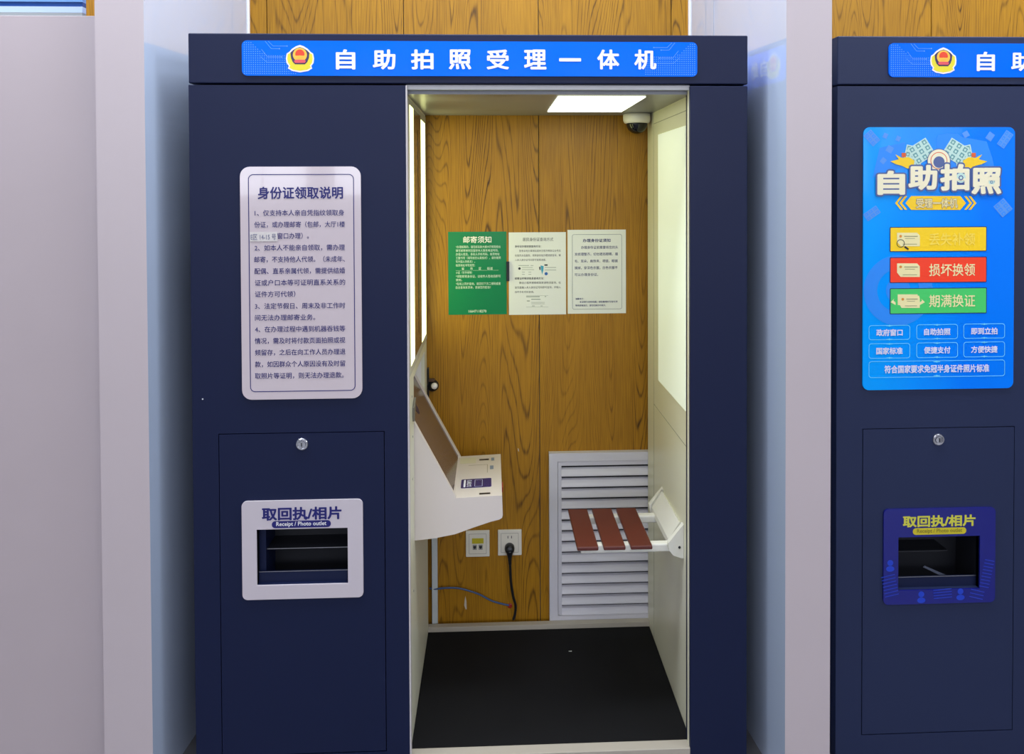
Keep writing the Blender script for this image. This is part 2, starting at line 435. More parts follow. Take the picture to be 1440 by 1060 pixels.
def booth(X0, body, label, doorpx, lockpx, platepx, plate_args, full):
    """X0 is the x of the left edge"""
    D = X0-XL
    t = thing('photo_booth', label, 'photo booth', (X0+.76, .3, 0), 'self-service photo booths')
    g = .0022
    # header: a long box with softly rounded corners
    link('header', P([(X0, 0), (XR+D, 0), (XR+D-.03, YB), (X0+.03, YB)], ZS+g, ZT, fr=XY), body, t) if False else None
    h = link('header', B(X0, XR+D, 0, YB-.1, ZS+g, ZT, bev=.003), body, t)
    link('header_back', B(X0+.03, XR+D-.03, YB-.1, YB, ZS+g, ZT-.004), body, t)
    # hollow left column
    dx0, dx1, dz1 = doorpx
    hole = rect(dx0-g, dx1+g, .075, dz1+g)
    link('column_front', P(rect(X0, XoL+D, .0, ZS-g), 0, .012, holes=[hole]), body, t)
    link('side_panel', P([(X0, .0121), (X0+.012, .0121), (X0+.042, YB), (X0+.03, YB)], .0, ZS-g, fr=XY), body, t)
    link('column_inner', B(XoL+D-.008, XoL+D, .0121, .024, 0, ZS-g), body, t)
    door_hole = platepx
    u0, u1, v0, v1 = platepx['hole']; a0, b1 = at(u0, v0); a1, b0 = at(u1, v1)
    door = link('access_door', P(rect(dx0, dx1, .078, dz1), -.0004, .012, holes=[rect(a0, a1, b0, b1)]), body, t)
    lx, lz = lockpx
    lk = link('lock', lathe([(.0165, -.0004), (.0165, -.004), (.0145, -.006), (.0120, -.006), (.0120, -.0035), (.0105, -.0035), (.0098, -.0075), (.0, -.0080)], (lx, 0, lz), 'y', 28, caps=False), CHROME, door, smooth=False)
    link('keyhole', B(lx-.0012, lx+.0012, -.0086, -.0078, lz-.005, lz+.005), BLACK, door)
    link('door_cavity', B(dx0-.01, dx1+.01, .125, .13, .05, dz1+.01), DARK, t)
    outlet_plate(t, platepx, *plate_args)
    # right column
    link('column_right', B(XoR+D, XR+D-.0005, 0, .05, 0, ZS-g, bev=.0025), body, t)
    link('side_panel', P([(XR+D-.012, .05), (XR+D, .05), (XR+D-.03, YB), (XR+D-.042, YB)], 0, ZS-g, fr=XY), body, t)
    # inner liners, ceiling, floor
    link('liner', P(rect(.024, YB, ZM-.03, ZC) if full else rect(.024, YB, ZM-.03, ZC), iL+D-.012, iL+D, fr=YZ), CREAM, t) if not full else None
    link('liner', B(iR+D, iR+D+.012, .028, YB, ZM-.03, ZC), CREAM, t)
    link('booth_ceiling', B(iL+D-.01, iR+D+.01, .030, YB, ZC, ZC+.012), CEIL, t)
    link('ceiling_lip', B(XoL+D, XoR+D+.002, .012, .0295, ZC+.010, ZS+.001, bev=.001), mat('lip_enamel', (190, 190, 192), .3), t)
    link('booth_floor', B(iL+D-.02, iR+D+.02, .02, YB, .0, ZM-.006), DARK, t)
    link('threshold', B(XoL+D, XoR+D, .0005, .036, .0, ZM-.001, bev=.0012), mat('threshold_metal', (172, 164, 150), .45), t)
    link('rear_threshold', B(iL+D, iR+D, YB-.024, YB+.0, ZM-.0055, ZM+.016, bev=.001), MATS['threshold_metal'], t)
    return t

# ---- the nearer booth
t1 = booth(XL, NAVY, 'dark navy photo booth with open doorway, white notice and white outlet plate',
           ((at(310, 800)[0]+.0005), at(541, 800)[0], at(424, 609)[1]), at(425, 624),
           dict(plate=(340.5, 511.5, 704, 838), hole=(361.5, 490, 743.5, 819), title=(369, 481, 712.5, 728.5), pill=(383, 466, 731.5, 739.5)),
           (mat('outlet_plate_white', (198, 189, 195), .3), CHARB, CHARB, CHARW, 'white'), True)
header_sign(t1, XL)
# front panel trim strips of the doorway
link('door_edge', B(XoL, XoL+.004, .0005, .02, ZM, ZC+.02), mat('edge_enamel', (196, 190, 190), .35), t1)
link('door_edge', B(XoR-.001, XoR+.0095, .012, .029, ZM-.03, ZC+.01), CREAM, t1)
# notice plate
x0, z1 = at(338, 234.5); x1, z0 = at(510, 559)
NOT = link('notice_plate', P(rrect(x0, x1, z0, z1, .026), -.0002, -.005), SIGNW, t1)
a = at(349.5, 245); b = at(500.5, 548.5)
o_, h_ = ring_line(a[0], b[0], b[1], a[1], .014, .0022)
link('border_line', P(o_, -.0055, -.0055, holes=h_), CHARB, NOT)
a = at(363, 262.5); b = at(483, 279.5)
text('身份证领取说明', a[0], b[0], b[1], a[1], -.0056, CHARB, NOT, .026, res=3)
notice = [('1、仅支持本人亲自凭指纹领取身', 359, 484.5, 299.2), ('份证，或办理邮寄（包邮，大厅1楼', 358.5, 485.5, 315.5), ('窗口办理）。', 391, 435, 331.5),
          ('2、如本人不能亲自领取，需办理', 359, 485.5, 348), ('邮寄，不支持他人代领。（未成年、', 358.5, 485.5, 364.3), ('配偶、直系亲属代领，需提供结婚', 358.8, 485.8, 380.6),
          ('证或户口本等可证明直系关系的', 359.2, 486, 396.9), ('证件方可代领）', 359.4, 416, 413.2), ('3、法定节假日、周末及非工作时', 359.4, 486, 429.6),
          ('间无法办理邮寄业务。', 359.4, 444, 446), ('4、在办理过程中遇到机器吞钱等', 359.4, 486, 462), ('情况，需及时将付款页面拍照或视', 359.2, 486, 478.3),
          ('频留存，之后在向工作人员办理退', 359.4, 486.3, 494.5), ('款，如因群众个人原因没有及时留', 359.4, 486, 511), ('取照片等证明，则无法办理退款。', 359.4, 484, 527.3)]
em = .0172
for s_, ua, ub, v in notice:
    a = at(ua, v); b = at(ub, v)
    me_z = at((ua+ub)/2, v)[1]
    text(s_, a[0], b[0], 0, 0, -.0056, CHARB, NOT, .008, em=(em, me_z-.0062))
a = at(352, 326); b = at(391, 339)
st = link('patch_label', P(rect(a[0], b[0], b[1], a[1]), -.0057, -.0061), mat('aged_tape', (206, 200, 196), .3), NOT)
a = at(353.5, 328.8); b = at(389, 337)
me_ = text('E区 14-15 号', a[0], b[0], b[1], a[1], -.0064, mat('faded_ink', (110, 112, 140), .5), NOT, .006)
link('paint_chip', P(circ(*at(285, 561), .0022, n=7), -.0001, -.0005), WHITE, t1)

# inner left wall with the mirror, light strips, and the lower edge
link('liner', P(rect(.022, .627, ZM-.03, ZC), iL-.012, iL, fr=YZ, holes=[rect(.172, .545, .575, 1.062)]), CREAM, t1)
link('liner_frame', P(rect(.060, .625, 1.09, 1.867), iL, iL+.0015, fr=YZ, holes=[rect(.088, .20, 1.112, 1.853), rect(.212, .428, 1.112, 1.853), rect(.438, .60, 1.112, 1.843)]), mat('liner_grey', (190, 188, 172), .4), t1)
link('light_strip', B(iL+.0001, iL+.0012, .088, .20, 1.112, 1.853), L_STRIP, t1)
link('light_strip', B(iL+.0001, iL+.0012, .438, .60, 1.112, 1.843), L_STRIP, t1)
mr = link('camera_window', B(iL+.0001, iL+.0012, .212, .428, 1.112, 1.853), mat('brown_tinted_glass', (92, 76, 66), .12, spec=.6), t1)
link('window_slot', P(rrect(.325, .352, 1.16, 1.80, .012), iL+.0013, iL+.0016, fr=YZ), BLACK, mr)
# inner right wall: lit panel and joints
link('light_panel', P(rect(.083, .449, .975, 1.793), iR-.0025, iR, fr=YZ), L_WALL, t1)
GJ = mat('liner_joint_grey', (150, 150, 128), .6)  # grey of the seams between liner panels
bm = bmesh.new()
box(bm, iR-.0006, iR+.0001, .03, .53, 1.8345, 1.8365); box(bm, iR-.0006, iR+.0001, .03, .53, .872, .874); box(bm, iR-.0006, iR+.0001, .53, .5325, .06, ZC)
link('liner_joint', bm, GJ, t1)
# ceiling lamp and speaker holes
cl = [on(2, u, v, ZC) for u, v in ((789.5, 130), (917, 129.3), (875, 156), (769, 156.5))]
cx0 = (cl[0].x+cl[3].x)/2; cx1 = (cl[1].x+cl[2].x)/2; cy0 = (cl[0].y+cl[1].y)/2; cy1 = (cl[2].y+cl[3].y)/2
cy0 = max(cy0, .07); cy1 = min(cy1, .56)
link('ceiling_lamp', B(cx0, cx1, cy0, cy1, ZC-.003, ZC), L_CEIL, t1)
for (u, v) in ((703, 134.5), (697, 154.5)):
    c = on(2, u, v, ZC); bm = bmesh.new()
    for i in range(-8, 9):
        for j in range(-3, 4):
            if abs(j) > 3-abs(i)*.38+.4: continue
            if abs(i) in (4,) : continue
            prism(bm, circ(c.x+i*.0052, c.y+j*.008+(i % 2)*.004, .0016, n=6), ZC-.0006, ZC-.0006, fr=XY)
    so = link('speaker_hole', bm, BLACK, t1); so['kind'] = 'stuff'
# threshold screw
link('screw_head', lathe([(.004, 0), (.0035, -.0012), (0, -.0014)], (at(945, 1058)[0], .0005, .036), 'y', 10, caps=False), DARK, t1)
# sign on the booth's right flank (seen mirrored in the glossy partition) and grille on the left flank
def flank(y): return XR-.012+.012-(y-.05)/(YB-.05)*.03
def FR(a, b, d): return Vector((flank(a)+d, a, b))
ss = link('side_sign', P(rect(.03, .60, 1.915, 2.012), .0006, .0016, fr=lambda a, b, d: Vector((XR+d, a, b)) if True else None), BLUEP, t1) if False else None
SX = lambda a, b, d: Vector((XR+.0003+d, a, b))
ss = link('side_sign', P(rrect(.02, .52, 1.915, 2.014, .012), 0, .002, fr=SX), BLUEP, t1)
emblem(ss, .082, 1.965, .075, 0, fr=lambda a, b, d: SX(a, b, .0024-d))
for k, ch in enumerate('自助拍照受理一'):
    y_ = .135+k*.055
    if ch == '一': text(ch, y_-.02, y_+.02, 1.960, 1.968, .0028, CHARW, ss, .02, fr=SX)
    else: text(ch, y_-.02, y_+.02, 1.940, 1.99, .0028, CHARW, ss, .025, fr=SX)
sv = bmesh.new()
for k in range(22): box(sv, XL-.006, XL-.0005, .12, .40, 1.45+k*.017, 1.458+k*.017)
o = link('side_vent', sv, mat('vent_grey', (150, 152, 158), .5), t1)
link('side_label', P(rect(.06, .45, 1.40, 1.86), XL-.0004, XL, fr=YZ), mat('vent_backing', (70, 76, 90), .5), t1)

# console
y1, y2 = .175, .54
prof = [(iL, .958), (iL+.004, .958), (-.1275, None)]
def cp(u, v, Y=y1): p = on(1, u, v, Y); return (p.x, p.z)
A = (iL, cp(582.5, 598)[1]); Bp = cp(639, 700.5); Cp = cp(706, 696.5); Dp = cp(707, 724)
e_ = (Vector(A)-Vector(Bp)).normalized()*.085; A2 = (A[0]+e_.x, A[1]+e_.y)
curve = [(iL, cp(583, 760)[1]), cp(610, 757), cp(640, 751), cp(665, 742), cp(690, 733.5), cp(702, 730.5), cp(706, 728)]
outline = [A2, Bp, Cp, Dp]+curve[::-1]+[(iL-.02, curve[0][1]), (iL-.055, A[1])]
cons = link('console', P(outline, y1, y2), CONS, t1)
link('cavity_wall', B(iL-.10, iL, .5455, .550, .60, 1.062), WHITE, t1)
link('cavity_wall', B(iL-.10, iL-.096, .172, .5452, .60, 1.066), WHITE, t1)
link('cavity_wall', B(iL-.0955, iL-.001, .172, .5452, 1.0625, 1.066), WHITE, t1)
# rim of the sloping face, tinted screen, and deck fittings
def slope(a, s, off=0):
    """a along the slope 0..1 from wall to deck, s across 0..1 near to far"""
    p = Vector(A2).lerp(Vector(Bp), a); d = (Vector(Bp)-Vector(A)).normalized(); n = Vector((-d.y, d.x))
    if n.x < 0: n = -n
    q = p+n*off
    return Vector((q.x, y1+(y2-y1)*s, q.y))
def quad_slab(pts, n, th):
    bm = bmesh.new(); a_ = [bm.verts.new(p) for p in pts]; b_ = [bm.verts.new(p+n*th) for p in pts]
    bm.faces.new(a_); bm.faces.new(b_[::-1])
    for i in range(4): bm.faces.new((a_[i], a_[(i+1) % 4], b_[(i+1) % 4], b_[i]))
    return bm
dd = (Vector(Bp)-Vector(A)).normalized(); nn = Vector((-dd.y, dd.x)); nn = nn if nn.x > 0 else -nn; N3 = Vector((nn.x, 0, nn.y))
scr = link('screen', quad_slab([slope(.01, .03, .0005), slope(.97, .03, .0005), slope(.97, .95, .0005), slope(.01, .95, .0005)], N3, .001), mat('screen_glass', (96, 80, 72), .15, spec=.6), cons)
link('screen_rim', quad_slab([slope(0, 0, .0002), slope(1, 0, .0002), slope(1, .045, .0002), slope(0, .045, .0002)], N3, .005), CONS, cons)
link('screen_rim', quad_slab([slope(0, .945, .0002), slope(1, .945, .0002), slope(1, 1, .0002), slope(-.02, 1, .0002)], N3, .005), CONS, cons)
c0 = slope(.20, .36, .0022)
bm = bmesh.new(); tdir = Vector((dd.x, 0, dd.y))
vs = [bm.verts.new(c0+tdir*(.022*math.cos(k*math.pi/12))+Vector((0, .022*math.sin(k*math.pi/12), 0))) for k in range(24)]; bm.faces.new(vs)
link('round_cap', bm, mat('deep_blue_plastic', (24, 34, 72), .3), scr)
zd = (Bp[1]+Cp[1])/2
sl = (Cp[1]-Bp[1])/(Cp[0]-Bp[0])
def dk(a, b, d): return Vector((a, b, Bp[1]+sl*(a-Bp[0])+d))
def dpx(u, v):
    p = on(2, u, v, zd+.004); return (p.x, min(max(p.y, y1+.004), y2-.004))
def deck(name, u0, u1, v0, v1, m, d=.0006, rr=.0, par=cons):
    a = dpx(u0, v1); b = dpx(u1, v0); a2 = dpx(u0, v0); b2 = dpx(u1, v1)
    x0, x1, yy0, yy1 = (a[0]+a2[0])/2, (b[0]+b2[0])/2, a[1], b[1]
    pts = rrect(x0, x1, yy0, yy1, rr, 4) if rr else rect(x0, x1, yy0, yy1)
    return link(name, P(pts, 0.0001, d, fr=dk), m, par), (x0, x1, yy0, yy1)
DKI = mat('reader_label_navy', (38, 38, 104), .25)
lab, q = deck('reader_label', 648.5, 691, 671, 684, DKI, .0008, .005)
text('身份证', q[0]+.018, q[0]+.032, q[2]+.006, q[3]-.006, .0011, CHARW, cons, .01, fr=dk)
bm = bmesh.new(); prism(bm, rrect(q[0]+.008, q[0]+.014, q[2]+.006, q[3]-.006, .0025), .0011, .0011, fr=dk)
o_, h_ = ring_line(q[0]+.042, q[0]+.066, q[2]+.008, q[3]-.010, .002, .001); prism(bm, o_, .0011, .0011, holes=h_, fr=dk)
link('label_mark', bm, CHARW, cons)
deck('card_slot', 674, 687.5, 643.6, 645.8, BLACK); deck('card_slot', 674, 689.5, 691.2, 693.6, BLACK)
ic = mat('icon_grey_blue', (120, 134, 156), .5)
deck('icon', 690.8, 695, 642.5, 646.5, ic); deck('icon', 689, 694, 653.5, 658.5, ic)
deck('info_sticker', 647, 669.5, 641.5, 649.5, mat('yellowed_sticker', (212, 206, 178), .5), .0004)
pf = mat('panel_joint', (150, 142, 118), .6)
for a in ((659, 686, 651.6, 652.3), (685, 685.8, 652, 663)): deck('flap_joint', *a, pf, .0004)
RED = mat('red_plastic', (150, 32, 28), .4)
link('side_button', B(Cp[0]+.0005, Cp[0]+.004, .255, .30, Cp[1]-.022, Cp[1]-.006, bev=.001), RED, cons)
link('wall_clip', quad_slab([Vector((iL+.001, .125, .985)), Vector((iL+.001, .125, .945)), Vector((iL+.001, .165, .972)), Vector((iL+.001, .165, 1.005))], Vector((1, 0, 0)), .006), mat('clip_grey', (120, 116, 104), .4, metal=.5), t1)
for (y_, z_) in ((.115, 1.02), (.13, .90), (.12, .78), (.13, .45)):
    link('screw_head', lathe([(.0035, 0), (.003, .001), (0, .0012)], (iL, y_, z_), 'x', 8, caps=False), STEEL, t1)

# ---- the farther booth (right)
X2 = .9517
plate2 = mat('outlet_plate_blue', (16, 22, 118), .25, coat=.3)
t2 = booth(X2, NAVY_LIT, 'navy photo booth at the right with a bright blue poster and blue outlet plate',
           (at(1213, 800)[0], at(1424.5, 800)[0], at(1318, 602)[1]), at(1319, 617.5),
           dict(plate=(1241.5, 1397.5, 715, 845), hole=(1262, 1376, 754.5, 826), title=(1268, 1370, 724, 738), pill=(1282, 1357, 741.5, 749), lip=.2),
           (plate2, mat('letter_yellow', (208, 204, 70), .4), mat('pill_yellow', (206, 190, 40), .4), mat('letter_ochre', (120, 110, 40), .4), 'blue'), False)
header_sign(t2, X2)
link('mat', B(iL+X2-XL, iR+X2-XL, .037, YB-.023, ZM-.0055, ZM), MATM, t2)
# faint document pictures printed round the opening of the blue plate
pp = mat('print_mid_blue', (26, 62, 190), .3); pd = mat('print_deep_blue', (20, 44, 160), .3)
bm = bmesh.new()
def pj(u, v): p = at(u, v); return (p[0], p[1])
yy = -.0058
for (c, ang, w_, h_, n) in (((1250, 822), -12, 26, 34, 7), ((1277, 832), 8, 20, 20, 0), ((1324, 833), -4, 34, 16, 4), ((1386, 805), 12, 18, 44, 9), ((1372, 834), 14, 26, 16, 3)):
    cx_, cz_ = at(*c); k = 1/516
    R_ = math.radians(-ang)
    for i in range(n):
        zz = (i-(n-1)/2)*h_/max(n, 1)*k
        a_ = Vector((-w_/2*k*.8, zz)); b_ = Vector((w_/2*k*.8, zz))
        rot = lambda p: Vector((cx_+p.x*math.cos(R_)-p.y*math.sin(R_), cz_+p.x*math.sin(R_)+p.y*math.cos(R_)))
        seg(bm, rot(a_), rot(b_), .0022, yy)
for c in ((1250.5, 790), (1294, 834), (1349, 830)):
    cx_, cz_ = at(*c); prism(bm, circ(cx_, cz_, .0085, n=16), yy, yy); prism(bm, circ(cx_, cz_-.017, .012, .008, n=16), yy, yy)
link('document_print', bm, pp, [o for o in t2.children if o.name.startswith('outlet_plate')][0])['kind'] = 'stuff'

# poster: gradient print under a glossy sheet
def poster_mat():
    m = bpy.data.materials.new('poster_blue_print'); m.use_nodes = True; nt = m.node_tree; b = nt.nodes['Principled BSDF']
    tc = nt.nodes.new('ShaderNodeTexCoord'); sp = nt.nodes.new('ShaderNodeSeparateXYZ'); nt.links.new(tc.outputs['Generated'], sp.inputs[0])
    n = nt.nodes.new('ShaderNodeTexNoise'); n.inputs['Scale'].default_value = 2.2; nt.links.new(tc.outputs['Generated'], n.inputs['Vector'])
    ad = nt.nodes.new('ShaderNodeMath'); ad.operation = 'MULTIPLY_ADD'; nt.links.new(n.outputs['Fac'], ad.inputs[0]); ad.inputs[1].default_value = .5; nt.links.new(sp.outputs['X'], ad.inputs[2])
    r = nt.nodes.new('ShaderNodeValToRGB'); r.color_ramp.elements[0].position = .25; r.color_ramp.elements[0].color = (0, .36, 1, 1)
    r.color_ramp.elements[1].position = 1.1; r.color_ramp.elements[1].color = (.0, .20, .95, 1)
    nt.links.new(ad.outputs[0], r.inputs[0]); nt.links.new(r.outputs[0], b.inputs['Base Color'])
    b.inputs['Roughness'].default_value = .25; b.inputs['Specular IOR Level'].default_value = .12; b.inputs['Coat Weight'].default_value = .15; b.inputs['Coat Roughness'].default_value = .04
    return m
x0, z1 = at(1213.5, 179); x1, z0 = at(1423.5, 545)
PST = link('poster', P(rrect(x0, x1, z0, z1, .018), -.0002, -.004), poster_mat(), t2)
Yp = -.0044
def P2(u, v): return at(u, v)
def prt(name, bm, m):
    o = link(name, bm, m, PST); o['kind'] = 'stuff'; return o
# pale shapes in the print
PB1 = mat('print_pale_blue', (84, 150, 235), .4); PB2 = mat('print_soft_blue', (30, 140, 245), .4)
bm = bmesh.new()
def poly(bm, pts, y, mi=0): prism(bm, [P2(*p) for p in pts], y, y, mi=mi)
def sheet(bm, cu, cv, w_, h_, ang, y, mi, cells=None, cm=None):
    a_ = math.radians(ang); f = lambda x, z: (cu+x*math.cos(a_)-z*math.sin(a_), cv+x*math.sin(a_)+z*math.cos(a_))
    poly(bm, [f(-w_/2, -h_/2), f(w_/2, -h_/2), f(w_/2, h_/2), f(-w_/2, h_/2)], y, mi)
    if cells:
        nx, nz = cells
        for i in range(nx):
            for j in range(nz):
                px_ = (-.5+(i+.5)/nx)*w_; pz_ = (-.5+(j+.5)/nz)*h_; s_x = w_/nx*.30; s_z = h_/nz*.34
                poly(bm, [f(px_-s_x, pz_-s_z), f(px_+s_x, pz_-s_z), f(px_+s_x, pz_+s_z), f(px_-s_x, pz_+s_z)], y-.0002, cm)
                poly(bm, [f(px_+s_x*.55*math.cos(t*math.pi/4), pz_+s_z*.1+s_z*.6*math.sin(t*math.pi/4)) for t in range(8)], y-.0003, mi)
poly(bm, [(1316, 195), (1318, 190), (1330, 187.5), (1345, 188), (1352, 193), (1386, 199), (1394, 222), (1400, 250), (1316, 250)], Yp, 1)
poly(bm, [(1236, 208), (1272, 200), (1266, 236), (1226, 250)], Yp, 1)
bgc = bm
prism(bm, circ(*P2(1262, 408), .098, n=40), Yp, Yp, mi=1, holes=[circ(*P2(1262, 408), .06, n=30)])
prism(bm, circ(*P2(1262, 408), .035, n=30), Yp, Yp, mi=1)
for (cu, cv, w_, h_, an) in ((1222, 194, 16, 20, -42), (1218, 300, 14, 22, 55), (1416, 196, 14, 24, 35), (1409, 292, 22, 20, -40)):
    cu = min(max(cu, 1225), 1412)
    sheet(bm, cu, cv, w_*.85, h_, an, Yp-.0002, 0, (2, 3), 1)
for (cu, cv, w_, h_, an) in ((1244, 191, 6, 7, 25), (1262, 195, 6, 7, 25), (1250, 210, 9, 9, 30), (1391, 192, 9, 11, 35), (1357, 189, 8, 8, -30), (1241, 226, 7, 8, 40)):
    sheet(bm, cu, cv, w_, h_, an, Yp-.0002, 0)
prt('background_print', bm, [PB1, PB2])
# photo fans, lens ring and gold leaves
FANM = [mat('print_mint', (196, 226, 214), .4), mat('print_sage', (104, 160, 160), .4), mat('print_leaf_yellow', (250, 206, 20), .4), mat('print_cream', (244, 236, 200), .4), mat('print_slate', (84, 100, 150), .4), mat('print_orange', (226, 96, 40), .4)]
bm = bmesh.new()
for s_ in (-1, 1):
    c = 1318.5
    sheet(bm, c+s_*35, 218.5, 25, 26, s_*-12, Yp-.0004, 0, (3, 3), 1)
    sheet(bm, c+s_*24, 213, 30, 27, s_*32, Yp-.0008, 0, (3, 3), 1)
    poly(bm, [(c+s_*p, q) for p, q in ((61, 217), (56, 224), (68, 227), (60, 231), (52, 233), (44, 237), (36, 238), (34, 226), (42, 221), (52, 222))], Yp-.0014, 2)
    sheet(bm, c+s_*49, 218, 6, 6, 0, Yp-.0012, 5)
prism(bm, circ(*P2(1318.5, 226), .0335, n=32), Yp-.0016, Yp-.0016, mi=4)
prism(bm, circ(*P2(1318.5, 226), .0315, n=32), Yp-.0018, Yp-.0018, mi=3)
prism(bm, circ(*P2(1318.5, 226), .024, n=32), Yp-.0020, Yp-.0020, mi=5)
prism(bm, circ(*P2(1318.5, 226), .022, n=32), Yp-.0022, Yp-.0022, mi=3)
prism(bm, circ(*P2(1318.5, 228), .016, n=32), Yp-.0024, Yp-.0024, mi=4)
prt('fan_print', bm, FANM)
# arched title: four heavy characters with a dark outline
TO = mat('title_outline', (76, 96, 150), .4); TC = FANM[3]
for ch, ua, ub, va, vb in (('自', 1232, 1271, 240, 274), ('助', 1275.5, 1316, 232, 267), ('拍', 1320, 1361, 230.5, 268), ('照', 1364, 1406, 236, 273)):
    a = at(ua, va); b = at(ub, vb)
    for k, (m_, bo, pad) in enumerate(((TO, .085, .0045), (TC, .045, 0))):
        text(ch, a[0]-pad, b[0]+pad, b[1]-pad, a[1]+pad, Yp-.0026-.0003*k, m_, PST, bo, res=3, name='title_lettering')
bm = bmesh.new()
for c, r in (((1349, 250), .0165), ((1392, 256), .010)):
    prism(bm, circ(*P2(*c), r, n=26), Yp-.0030, Yp-.0030, mi=4); prism(bm, circ(*P2(*c), r*.84, n=26), Yp-.0032, Yp-.0032, mi=0)
    prism(bm, circ(*P2(*c), r*.42, n=26), Yp-.0034, Yp-.0034, mi=4); prism(bm, circ(*P2(*c), r*.24, n=26), Yp-.0036, Yp-.0036, mi=0)
prt('lens_print', bm, FANM)
# ribbon
bm = bmesh.new()
poly(bm, [(1272, 285.5), (1280, 275.5), (1349, 275.5), (1357, 285.5), (1349, 295), (1280, 295)], Yp-.0004, 2)
for s_ in (-1, 1):
    for o2 in (46, 52):
        poly(bm, [(1314.5+s_*(o2-6), 275.8), (1314.5+s_*(o2-2.5), 275.8), (1314.5+s_*(o2+5), 285.5), (1314.5+s_*(o2-2.5), 294.8), (1314.5+s_*(o2-6), 294.8), (1314.5+s_*(o2+1.5), 285.5)], Yp-.0006, 2)
prt('ribbon_print', bm, FANM)
a = at(1287, 279); b = at(1345, 292)
text('受理一体机', a[0]-.001, b[0]+.001, b[1]-.001, a[1]+.001, Yp-.0008, TO, PST, .05); text('受理一体机', a[0], b[0], b[1], a[1], Yp-.0010, mat('print_butter', (246, 226, 150), .4), PST, .022)
# three buttons
BC = {'y': mat('button_yellow', (255, 212, 0), .35), 'r': mat('button_red', (255, 62, 22), .35), 'g': mat('button_green', (70, 208, 104), .35)}
NVL = mat('button_outline', (18, 34, 96), .4); CARD = mat('card_cream', (244, 232, 170), .4)
for key, v0, v1, s_, tm in (('y', 319, 353, '丢失补领', mat('text_pale_gold', (255, 222, 80), .4)), ('r', 361.5, 396.5, '损坏换领', CARD), ('g', 405, 440, '期满换证', CARD)):
    a = at(1250, v0); b = at(1386, v1)
    bm = P(rrect(a[0], b[0], b[1], a[1], .003), Yp-.0004, Yp-.0004); prt('button_outline', bm, NVL)
    bt = prt('button_print', P(rrect(a[0]+.0022, b[0]-.0022, b[1]+.0022, a[1]-.0022, .002), Yp-.0008, Yp-.0008), BC[key])
    vm = (v0+v1)/2
    a = at(1305, vm-8.5); b = at(1369.5, vm+8.5)
    text(s_, a[0], b[0], b[1], a[1], Yp-.0012, tm, PST, .012, res=3)
    bm = bmesh.new()
    off = 0 if key != 'g' else 3
    if key == 'g': poly(bm, [(1261, vm-9), (1289, vm-9), (1289, vm+6), (1261, vm+6)], Yp-.0010)
    poly(bm, [(1260+off, vm-9+off*.6), (1288+off, vm-9+off*.6), (1292, vm-5+off*.6), (1292, vm+10), (1265+off*.4, vm+10), (1260+off, vm+4)], Yp-.0012)
    if key == 'g':
        for s2 in (-1, 1): poly(bm, [(1275+s2*17, vm+6), (1275+s2*24, vm+2), (1275+s2*19, vm-3), (1275+s2*20, vm), (1275+s2*17, vm+2)], Yp-.0011)
    prt('card_print', bm, CARD)
    bm = bmesh.new()
    prism(bm, circ(*P2(1265+off, vm-4+off*.6), .0038, n=12), Yp-.0014, Yp-.0014)
    seg(bm, P2(1270+off, vm-4+off*.5), P2(1289, vm-4+off*.5), .0022, Yp-.0014, 1); seg(bm, P2(1271+off, vm-1+off*.5), P2(1285, vm-1+off*.5), .0014, Yp-.0014, 1); seg(bm, P2(1268+off, vm+7), P2(1288, vm+7), .0016, Yp-.0014, 1)
    if key == 'y':
        prism(bm, circ(*P2(1265, vm+6), .0115, n=24), Yp-.0016, Yp-.0016, mi=2, holes=[circ(*P2(1265, vm+6), .0097, n=20)])
        seg(bm, P2(1270.5, vm+10.5), P2(1276, vm+14.5), .005, Yp-.0016, 2)
    prt('card_detail', bm, [mat('gold_dot', (222, 140, 40), .4), mat('card_line', (150, 150, 110), .4), BLACK])
# outlined captions
OUT = mat('print_cyan_line', (110, 216, 250), .3)
TW = mat('text_white_lilac', (224, 226, 246), .4)
caps = [('政府窗口', 1220.5, 1278.5, 457, 477), ('自助拍照', 1287.5, 1345.5, 455.8, 476), ('即到立拍', 1353.5, 1411.5, 454.8, 475), ('国家标准', 1220.5, 1278.5, 482.5, 503), ('便捷支付', 1287.5, 1345.5, 481.3, 502), ('方便快捷', 1353.5, 1411.5, 480.2, 501), ('符合国家要求免冠半身证件照片标准', 1220.5, 1411.5, 507.5, 528)]
bm = bmesh.new()
for k, (s_, ua, ub, va, vb) in enumerate(caps):
    a = at(ua, va); b = at(ub, vb)
    o_, h_ = ring_line(a[0], b[0], b[1], a[1], .008, .0016); prism(bm, o_, Yp-.0004, Yp-.0004, holes=h_)
    mu = (ua+ub)/2
    for vv in (va+.4, vb-.4):
        prism(bm, circ(*at(mu, vv), .010, .0014, n=16), Yp-.0008, Yp-.0008); prism(bm, circ(*at(mu, vv), .0026, n=12), Yp-.0009, Yp-.0009)
prt('caption_frame', bm, OUT)
for k, (s_, ua, ub, va, vb) in enumerate(caps):
    mu = (ua+ub)/2; hw = 18.5 if k < 6 else 73.5; mv = (va+vb)/2
    a = at(mu-hw, mv-4.6); b = at(mu+hw, mv+4.6)
    text(s_, a[0], b[0], b[1], a[1], Yp-.0006, TW, PST, .030)

